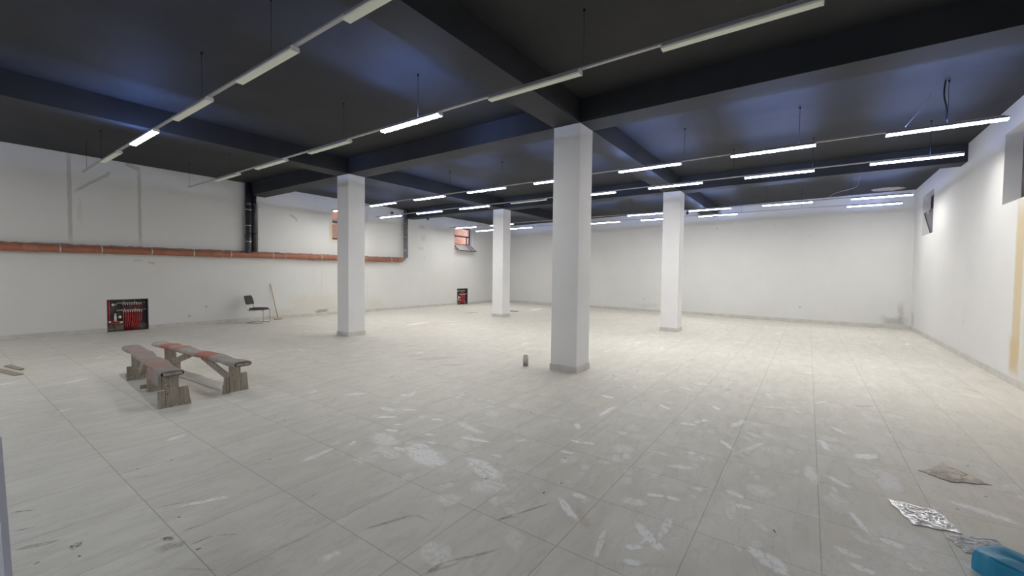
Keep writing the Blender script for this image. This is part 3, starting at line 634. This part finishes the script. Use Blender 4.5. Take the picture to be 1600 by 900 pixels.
# loose cables and bare plaster at the ceiling
def cable(pts, r, label, material=M_wire, group=None):
    b = MB(); P = [Vector(p) for p in pts]; out = []
    for i in range(len(P)-1):
        p0, p1, p2, p3 = P[max(i-1, 0)], P[i], P[i+1], P[min(i+2, len(P)-1)]
        for k in range(8):
            u = k/8; out.append(.5*((2*p1)+(p2-p0)*u+(2*p0-5*p1+4*p2-p3)*u*u+(3*p1-p0-3*p2+p3)*u**3))
    out.append(P[-1]); b.tube(out, r, 6); return tag(b.build('loose_cable', material), label, 'cable', group)
cable([(1.50, 8.40, H-.002), (1.49, 8.40, 4.2), (1.53, 8.43, 4.0), (1.535, 8.45, 3.85)], .010, 'black cable dropping from the ceiling to the large rightmost tube')
cable([(1.36, 8.42, 4.26), (1.30, 8.42, 4.12), (1.18, 8.42, 3.95), (1.10, 8.42, 3.836)], .005, 'thin pale wire curving above the large rightmost tube', M_rail)
cable([(1.05, 14.67, H-.002), (1.04, 14.66, 4.2), (.95, 14.66, 4.05), (.55, 14.67, 3.95), (.4, 14.67, 3.838)], .006, 'pale wire hanging above the fifth rail near the right wall', M_rail)
m = M_patch = mat('bare_cement_patch', (.42, .39, .34), .9, noise=.35, nscale=9, bump=.4)
b = MB(); pts = []
for i in range(22):
    a = 2*math.pi*i/22; pts.append((1.95+.42*math.cos(a)*random.uniform(.8, 1.1), 17.55+.33*math.sin(a)*random.uniform(.75, 1.15)))
b.prism(pts, H-.012, H-.001, 'z'); tag(b.build('cement_patch', M_patch), 'rough beige cement patch on the dark ceiling in the far right corner', 'cement patch')

# ------------------------------------------------------------------ the two benches
M_plank = bpy.data.materials.new('weathered_plank'); t = NT(M_plank); c = t.coord()
g = t.noise(t.mapping(c, scale=(14, 14, 1.2)), 3, 6, .7)
cl = t.mix(t.ramp(g, .3, .7), (.25, .215, .17), (.43, .385, .32))
cl = t.mix(t.ramp(t.noise(c, 26, 3, .5), .62, .7), cl, (.50, .47, .42)); cl = t.mix(t.ramp(t.noise(c, 40, 2, .5), .68, .72), cl, (.07, .06, .05))
t.link(cl, t.b.inputs['Base Color']); t.b.inputs['Roughness'].default_value = .9; t.bump(g, .5, .004)
def cloth_mat(name, bands, base):
    m = bpy.data.materials.new(name); t = NT(m); c = t.coord()
    s = t.new('ShaderNodeSeparateXYZ'); t.link(c, s.inputs[0]); w = t.math('MULTIPLY', t.math('SUBTRACT', t.noise(c, 6, 4, .6), .5), .35)
    x = t.math('ADD', s.outputs[0], w); cl = t.mix(t.ramp(t.noise(c, 12, 5, .7), .35, .65), tuple(v*.78 for v in base), base)
    for cx, hw, colr, st in bands:
        d = t.math('ABSOLUTE', t.math('SUBTRACT', x, cx)); mk = t.math('SUBTRACT', 1.0, t.ramp(d, hw*.7, hw*1.1))
        cl = t.mix(t.math('MULTIPLY', mk, t.math('MULTIPLY_ADD', t.noise(c, 18, 4, .7), .7, st-.35)), cl, colr)
    t.link(cl, t.b.inputs['Base Color']); t.b.inputs['Roughness'].default_value = .85; t.bump(t.noise(t.mapping(c, scale=(3, 1, 1)), 14, 5, .7), .7, .012)
    return m
RED = (.42, .16, .12)
M_cloth_a = cloth_mat('dusty_cloth_wrap_a', [(.72, .30, (.42, .22, .18), .5), (1.35, .35, (.38, .26, .23), .35), (2.05, .3, (.42, .26, .22), .4)], (.34, .30, .285))
M_cloth_b = cloth_mat('dusty_cloth_wrap_b', [(2.27, .22, RED, .95), (1.85, .1, RED, .6), (.98, .24, RED, .95), (1.45, .08, (.5, .3, .25), .5)], (.40, .375, .345))
def bench(loc, rz, L, w, h, material, label, legs, braces, drape=None):
    """local x runs from the near end (0) to the far end (L); y across"""
    o = thing('bench', label, 'bench', loc, rz)
    b = MB(); b.box(.0, L, -w/2+.012, w/2-.012, h-.05, h-.018); b.build('seat_board', M_plank, o, bevel=.004)
    b = MB(); n = 46; sg = 16; rings = []
    for i in range(n+1):
        x = .02+(L-.04)*i/n; hh = .030+.006*math.sin(i*.7)+random.uniform(-.003, .003); ww = w/2+.006+.008*math.sin(i*.45+1)
        sag = -.008*math.sin(i*.33)
        if i in (0, n): ww *= .96; hh *= .9
        for k in range(sg):
            a = 2*math.pi*k/sg; cu, su = math.cos(a), math.sin(a)
            rings.append((x, math.copysign(abs(cu)**.55, cu)*ww, h-.034+sag+math.copysign(abs(su)**.7, su)*hh+random.uniform(-.0015, .0015)))
    b.add(rings, [(i*sg+k, i*sg+(k+1) % sg, (i+1)*sg+(k+1) % sg, (i+1)*sg+k) for i in range(n) for k in range(sg)], 0, True)
    cw = b.build('cloth_wrap', material, o)
    md = cw.modifiers.new('solid', 'SOLIDIFY'); md.thickness = .004; md.offset = 1
    if drape:
        b = MB(); x0, x1, dz, side = drape; v = []; nx, nz = 14, 8
        for i in range(nx+1):
            for k in range(nz+1):
                u = i/nx; q = k/nz; dd = dz*(.5+.5*math.sin(u*math.pi))*(1+.15*math.sin(u*9))
                v.append((x0+(x1-x0)*u, side*(w/2+.008+.012*math.sin(u*14+q*2)*q), h-.045-dd*q))
        b.add(v, [(i*(nz+1)+k, (i+1)*(nz+1)+k, (i+1)*(nz+1)+k+1, i*(nz+1)+k+1) for i in range(nx) for k in range(nz)], 0, True)
        dr = b.build('hanging_cloth', material, o); md = dr.modifiers.new('solid', 'SOLIDIFY'); md.thickness = .003
    for x, cw_, sides in legs:
        hz = h-.062; b = MB(); b.box(x-.014, x+.014, -cw_/2, cw_/2, 0, hz); leg = b.build('leg', M_plank, o, bevel=.003)
        for s, ww, hh, slant in sides:
            y0 = s*(cw_/2+.004); y1 = y0+s*ww; b = MB()
            b.prism([(y0, 0), (y1+s*slant, 0), (y1+s*slant*.4, hh*.5), (y1, hh), (y0, hh)], x-.012, x+.012, 'x'); b.build('side_plank', M_plank, leg)
        b = MB(); b.box(x+.014, x+.045, -cw_/2-.06, cw_/2+.06, .05, .10); b.build('cross_cleat', M_plank, leg)
    for xa, za, xb, zb_ in braces:
        A_, B_ = Vector((xa, 0, za)), Vector((xb, 0, zb_)); d = (B_-A_); ln = d.length; M = Matrix.Translation(A_) @ d.to_track_quat('X', 'Y').to_matrix().to_4x4()
        b = MB(); b.box(0, ln, -.045, .045, -.012, .012, M=M); b.build('brace', M_plank, o, bevel=.002)
    return o
a1 = math.atan2(1.87-1.665, -8.66+6.02)
bench((-6.00, 1.665, 0), a1, 2.66, .20, .43, M_cloth_a, 'wooden bench wrapped in dusty pinkish cloth, left of the pair and nearer to the camera',
      [(.06, .125, [(-1, .085, .22, .03), (1, .065, .20, .0)]), (1.02, .15, [(-1, .05, .18, 0)]), (2.0, .17, [(-1, .10, .26, .0), (1, .05, .2, 0)])],
      [(.35, .36, .10, .06), (1.6, .36, 1.95, .1)], drape=(.10, .75, .17, 1))
a2 = math.atan2(2.24-2.38, -8.73+5.94)
bench((-5.93, 2.385, 0), a2, 2.82, .19, .43, M_cloth_b, 'wooden bench with red-stained grey cloth and open diagonal braces, right of the pair',
      [(.25, .135, [(-1, .075, .235, .02), (1, .05, .215, .025)]), (2.35, .15, [(1, .07, .1, 0), (-1, .05, .12, 0)])],
      [(.30, .14, 1.22, .365), (2.28, .14, 1.55, .365)])

# ------------------------------------------------------------------ cantilever chair
M_chrome = mat('chrome_tube', (.52, .50, .48), .22, 1.0)
M_seat = mat('dark_seat_fabric', (.055, .048, .062), .85, noise=.2, nscale=60)
M_back = mat('black_back_panel', (.018, .018, .020), .5)
def chair(loc, rz):
    """local +x is forward, y across"""
    o = thing('cantilever_chair', 'black cantilever chair with chromed tube frame standing by the left wall', 'chair', loc, rz)
    r = .0125; hw = .22; xf, xb = .27, -.25
    def half(s):
        P = []
        P += [(xb, 0, r)]
        P += arc((xb+.05, s*(hw-.05), r), .05, 180, 180-90*s, 5, 'xy')
        P += [(xf-.06, s*hw, r)] + arc((xf-.06, s*hw, r+.06), .06, -90, 0, 6, 'xz') + arc((xf-.05, s*hw, .415-.05), .05, 0, 90, 6, 'xz')
        P += [(-.14, s*hw, .395)] + arc((-.14, s*hw, .455), .06, 270, 195, 5, 'xz')
        P += [(-.235, s*(hw-.02), .56), (-.265, s*(hw-.045), .66), (-.292, s*(hw-.05), .76)]
        return P
    b = MB()
    pl = half(1); pr = half(-1); b.tube(list(reversed(pr))+pl[1:], r, 10); b.build('tube_frame', M_chrome, o)
    b = MB(); n = 14
    v = []; S = .235
    prof = [(.0, -.02), (.0, .0), (.0, .022)]
    for zz, k in ((-.018, .90), (-.020, 1.0), (.006, 1.03), (.026, .97), (.033, .80), (.036, 0.0)):
        for j in range(28):
            a = 2*math.pi*j/28; cx, sy = math.cos(a), math.sin(a)
            ex = math.copysign(abs(cx)**.45, cx)*.225*k; ey = math.copysign(abs(sy)**.45, sy)*S*k; v.append((.045+ex, ey, .437+zz-.012*(ex > .15)))
    b.add(v, [(i*28+j, i*28+(j+1) % 28, (i+1)*28+(j+1) % 28, (i+1)*28+j) for i in range(5) for j in range(28)]+[tuple(range(27, -1, -1))], 0, True)
    b.build('seat', M_seat, o)
    b = MB(); v = []; ny, nz = 10, 8
    for s in (0, 1):
        for i in range(ny+1):
            for k in range(nz+1):
                y = -.215+.43*i/ny; q = k/nz; z = .575+.27*q; x = -.222-.085*q-.03*(y/.215)**2*-1+ (.0 if s else -.022)
                e = max(0, abs(q-.5)-.36)/.14; y *= 1-.12*e*e; v.append((x, y, z))
    m1 = (ny+1)*(nz+1); f = []
    for i in range(ny):
        for k in range(nz):
            q = (i*(nz+1)+k, (i+1)*(nz+1)+k, (i+1)*(nz+1)+k+1, i*(nz+1)+k+1); f += [q, tuple(m1+t_ for t_ in reversed(q))]
    rim = [k for k in range(nz+1)]+[i*(nz+1)+nz for i in range(1, ny+1)]+[ny*(nz+1)+k for k in range(nz-1, -1, -1)]+[i*(nz+1) for i in range(ny-1, 0, -1)]
    for q in range(len(rim)): a_, c_ = rim[q], rim[(q+1) % len(rim)]; f.append((a_, c_, m1+c_, m1+a_))
    b.add(v, f, 0, True); b.build('backrest', M_back, o)
    return o
chair((-14.02, 6.04, 0.0), R(41))

# ------------------------------------------------------------------ broom handle leaning on the wall
M_stick = mat('pale_wood_stick', (.50, .36, .22), .7, noise=.15, nscale=10)
o = thing('broom', 'wooden broom handle leaning on the left wall beside the chair', 'broom', (-14.45, 6.86, 0))
b = MB(); top = Vector((XL(6.72)+.018, 6.72, 1.19))-o.location; b.tube([(0, 0, .05), top], .014, 10); b.build('handle', M_stick, o)
b = MB(); b.box(-.02, .02, -.13, .13, .012, .04); b.build('head', M_stick, o, bevel=.006)
b = MB(); b.box(-.018, .018, -.125, .125, .0, .014); b.build('bristles', M_frame, o)

# ------------------------------------------------------------------ glass jar by the nearest column
M_jar = bpy.data.materials.new('jar_glass'); t = NT(M_jar); t.b.inputs['Base Color'].default_value = (.86, .84, .82, 1)
t.b.inputs['Roughness'].default_value = .18; t.b.inputs['Transmission Weight'].default_value = .75; t.b.inputs['IOR'].default_value = 1.3
o = thing('glass_jar', 'small glass jar with dark and white contents on the floor left of the nearest column', 'jar', (-3.99, 6.07, 0))
rj = .047
b = MB(); b.lathe([(0, .0), (rj*.9, .0), (rj, .008), (rj, .145), (rj*.88, .165), (rj*.78, .172), (rj*.80, .190), (rj*.74, .190), (rj*.72, .172), (rj*.82, .160), (rj*.94, .143), (rj*.94, .010), (0, .007)], 24); b.build('jar_body', M_jar, o)
M_dark = mat('dark_residue', (.03, .028, .022), .7, noise=.5, nscale=30); M_wpap = mat('white_scraps', (.80, .79, .76), .7)
b = MB(); b.lathe([(0, .009), (rj*.92, .009), (rj*.92, .03), (rj*.85, .045), (rj*.4, .035), (0, .04)], 20)
b.lathe([(0, .035), (.02, .04), (.02, .068), (0, .075)], 10, c=(-.022, -.01, 0)); b.build('residue', M_dark, o)
b = MB()
for k in range(7):
    a = random.uniform(0, 6.28); q = random.uniform(.01, .03); M = Matrix.Translation((q*math.cos(a), q*math.sin(a), .05+.007*k)) @ Matrix.Rotation(random.uniform(0, 3), 4, 'Z') @ Matrix.Rotation(random.uniform(-.9, .9), 4, 'X')
    b.box(-.014, .014, -.010, .010, -.003, .003, M=M)
b.build('scraps', M_wpap, o)

# ------------------------------------------------------------------ litter on the floor
def sheet(name, corners, nx, ny, amp, material, label, cat, seed, lift=.004, thick=.0015, pleat=0):
    rnd = random.Random(seed); A_, B_, C_, D_ = [Vector((*q, 0)) for q in corners]; v = []
    ph = [(rnd.uniform(2, 14), rnd.uniform(2, 14), rnd.uniform(0, 6.3)) for _ in range(9)]
    cen = (A_+B_+C_+D_)/4
    for i in range(nx+1):
        for k in range(ny+1):
            u, w = i/nx, k/ny; p = (A_*(1-u)+B_*u)*(1-w)+(D_*(1-u)+C_*u)*w
            h = sum(abs(math.sin(a*u*3+b_*w*3+c_)) for a, b_, c_ in ph)/9; h = (1-h)**1.3*amp*2+rnd.uniform(0, amp*.35)
            if pleat: h += pleat*abs(math.sin(w*11+u*2))
            e = 1+.05*math.sin(u*17+w*13+seed); p = cen+(p-cen)*e
            v.append((p.x-cen.x, p.y-cen.y, lift+h*min(1, 6*min(u, 1-u, w, 1-w)+.25)))
    b = MB(); b.add(v, [(i*(ny+1)+k, (i+1)*(ny+1)+k, (i+1)*(ny+1)+k+1, i*(ny+1)+k+1) for i in range(nx) for k in range(ny)], 0, False)
    o = b.build(name, material); o.location = cen; md = o.modifiers.new('solid', 'SOLIDIFY'); md.thickness = thick; md.offset = 1
    return tag(o, label, cat)
M_film = bpy.data.materials.new('crinkled_clear_film'); t = NT(M_film); t.b.inputs['Base Color'].default_value = (.93, .93, .94, 1)
t.b.inputs['Roughness'].default_value = .22; t.b.inputs['Specular IOR Level'].default_value = 1.0; t.b.inputs['Alpha'].default_value = .85; t.b.inputs['Metallic'].default_value = .35
M_film2 = bpy.data.materials.new('dusty_clear_film'); t = NT(M_film2); t.b.inputs['Base Color'].default_value = (.90, .90, .90, 1)
t.b.inputs['Roughness'].default_value = .3; t.b.inputs['Alpha'].default_value = .75
M_rag = mat('dirty_beige_film', (.62, .555, .48), .5, noise=.2, nscale=14)
M_blue = mat('blue_plastic', (.015, .30, .54), .35, noise=.06, nscale=4)
sheet('plastic_wrapper', [(.505, 4.02), (.60, 3.70), (.83, 3.745), (.775, 4.01)], 34, 26, .009, M_film, 'crumpled shiny clear plastic wrapper lying on the tiles at lower right', 'plastic wrapper', 3)
sheet('dirty_rag', [(.80, 4.78), (.95, 4.66), (1.21, 4.78), (1.00, 5.10)], 30, 20, .008, M_rag, 'dirty brown crumpled film on the floor behind the shiny wrapper', 'rag', 8, pleat=.006)
sheet('plastic_film', [(.74, 3.66), (.80, 3.50), (1.06, 3.60), (.98, 3.80)], 26, 18, .012, M_film2, 'dusty translucent plastic film beside the blue bag', 'plastic film', 5, lift=.003)
# blue bag, cut by the lower right corner of the frame
b = MB(); rings = []; nr, sg = 10, 26; rnd = random.Random(4)
for i in range(nr+1):
    q = i/nr; rr = 1-.10*q if q < .3 else .97*(1-((q-.3)/.7)**1.6); z = .11*min(1, (q/.35))**.7+.012*math.sin(q*3)
    for k in range(sg):
        a = 2*math.pi*k/sg; wv = 1+.06*math.sin(3*a+1)+.04*math.sin(7*a+2*q)+rnd.uniform(-.012, .012); x = .24*rr*wv*math.cos(a)
        rings.append((x, .13*rr*wv*math.sin(a), .002+z*(1-.55*max(0, x+.1)/.34)*(1+.06*math.sin(4*a))))
b.add(rings, [(i*sg+k, i*sg+(k+1) % sg, (i+1)*sg+(k+1) % sg, (i+1)*sg+k) for i in range(nr) for k in range(sg)], 0, True)
o = b.build('plastic_bag', M_blue, None); o.location = (1.02, 3.32, 0); o.rotation_euler.z = R(5)
tag(o, 'bright blue plastic bag on the floor at the lower right corner', 'plastic bag')
# board and off-cut at the left edge
o = thing('wood_board', 'thin dark-edged board lying flat on the floor at the left edge', 'board', (-10.24, .68, 0), R(12))
b = MB(); b.box(-.75, .62, -.05, .05, .002, .014); b.build('plank', M_plank, o, bevel=.003)
o = b = MB(); b.prism([(-.35, -.04), (.25, -.03), (.22, .03), (-.35, .04)], 0, .02, 'z')
o = b.build('wood_offcut', M_plank, None, bevel=.004, loc=(-10.32, .84, .001)); o.rotation_euler.z = R(10); tag(o, 'short brown wood off-cut beside the flat board at the left edge', 'wood piece')
# small scraps near the far columns
b = MB(); b.box(-.16, .16, -.10, .10, 0, .03); b.box(-.16, .16, -.10, .10, .031, .036, 1); o = b.build('small_carton', [M_frame, M_wpap], None, loc=(-10.35, 14.8, .001)); o.rotation_euler.z = R(20)
tag(o, 'tiny dark and white flat box on the floor right of the far left column', 'box')
sheet('paper_scrap', [(-11.35, 12.6), (-11.25, 12.9), (-11.0, 13.2), (-11.3, 13.0)], 8, 6, .02, M_wpap, 'white paper scrap on the floor left of the thinnest column', 'paper', 11)
sheet('paper_scrap', [(-13.7, 13.2), (-13.5, 13.1), (-13.3, 13.6), (-13.6, 13.7)], 8, 6, .02, M_wpap, 'white paper scrap on the floor near the far heating manifold', 'paper', 12)
# pale board edge at the lower left
M_board = mat('pale_plasterboard', (.62, .61, .70), .7, noise=.03, nscale=3)
b = MB(); b.prism([(-.62, 0), (.24, 0), (-.05, 1.17), (-.62, 1.15)], 0, .0125, 'y')
o = b.build('plasterboard_sheet', M_board, None); o.location = (-1.62, .10, 0.0); o.rotation_euler = (0, 0, R(4))
tag(o, 'pale plasterboard sheet standing at the lower left edge of the view', 'plasterboard')
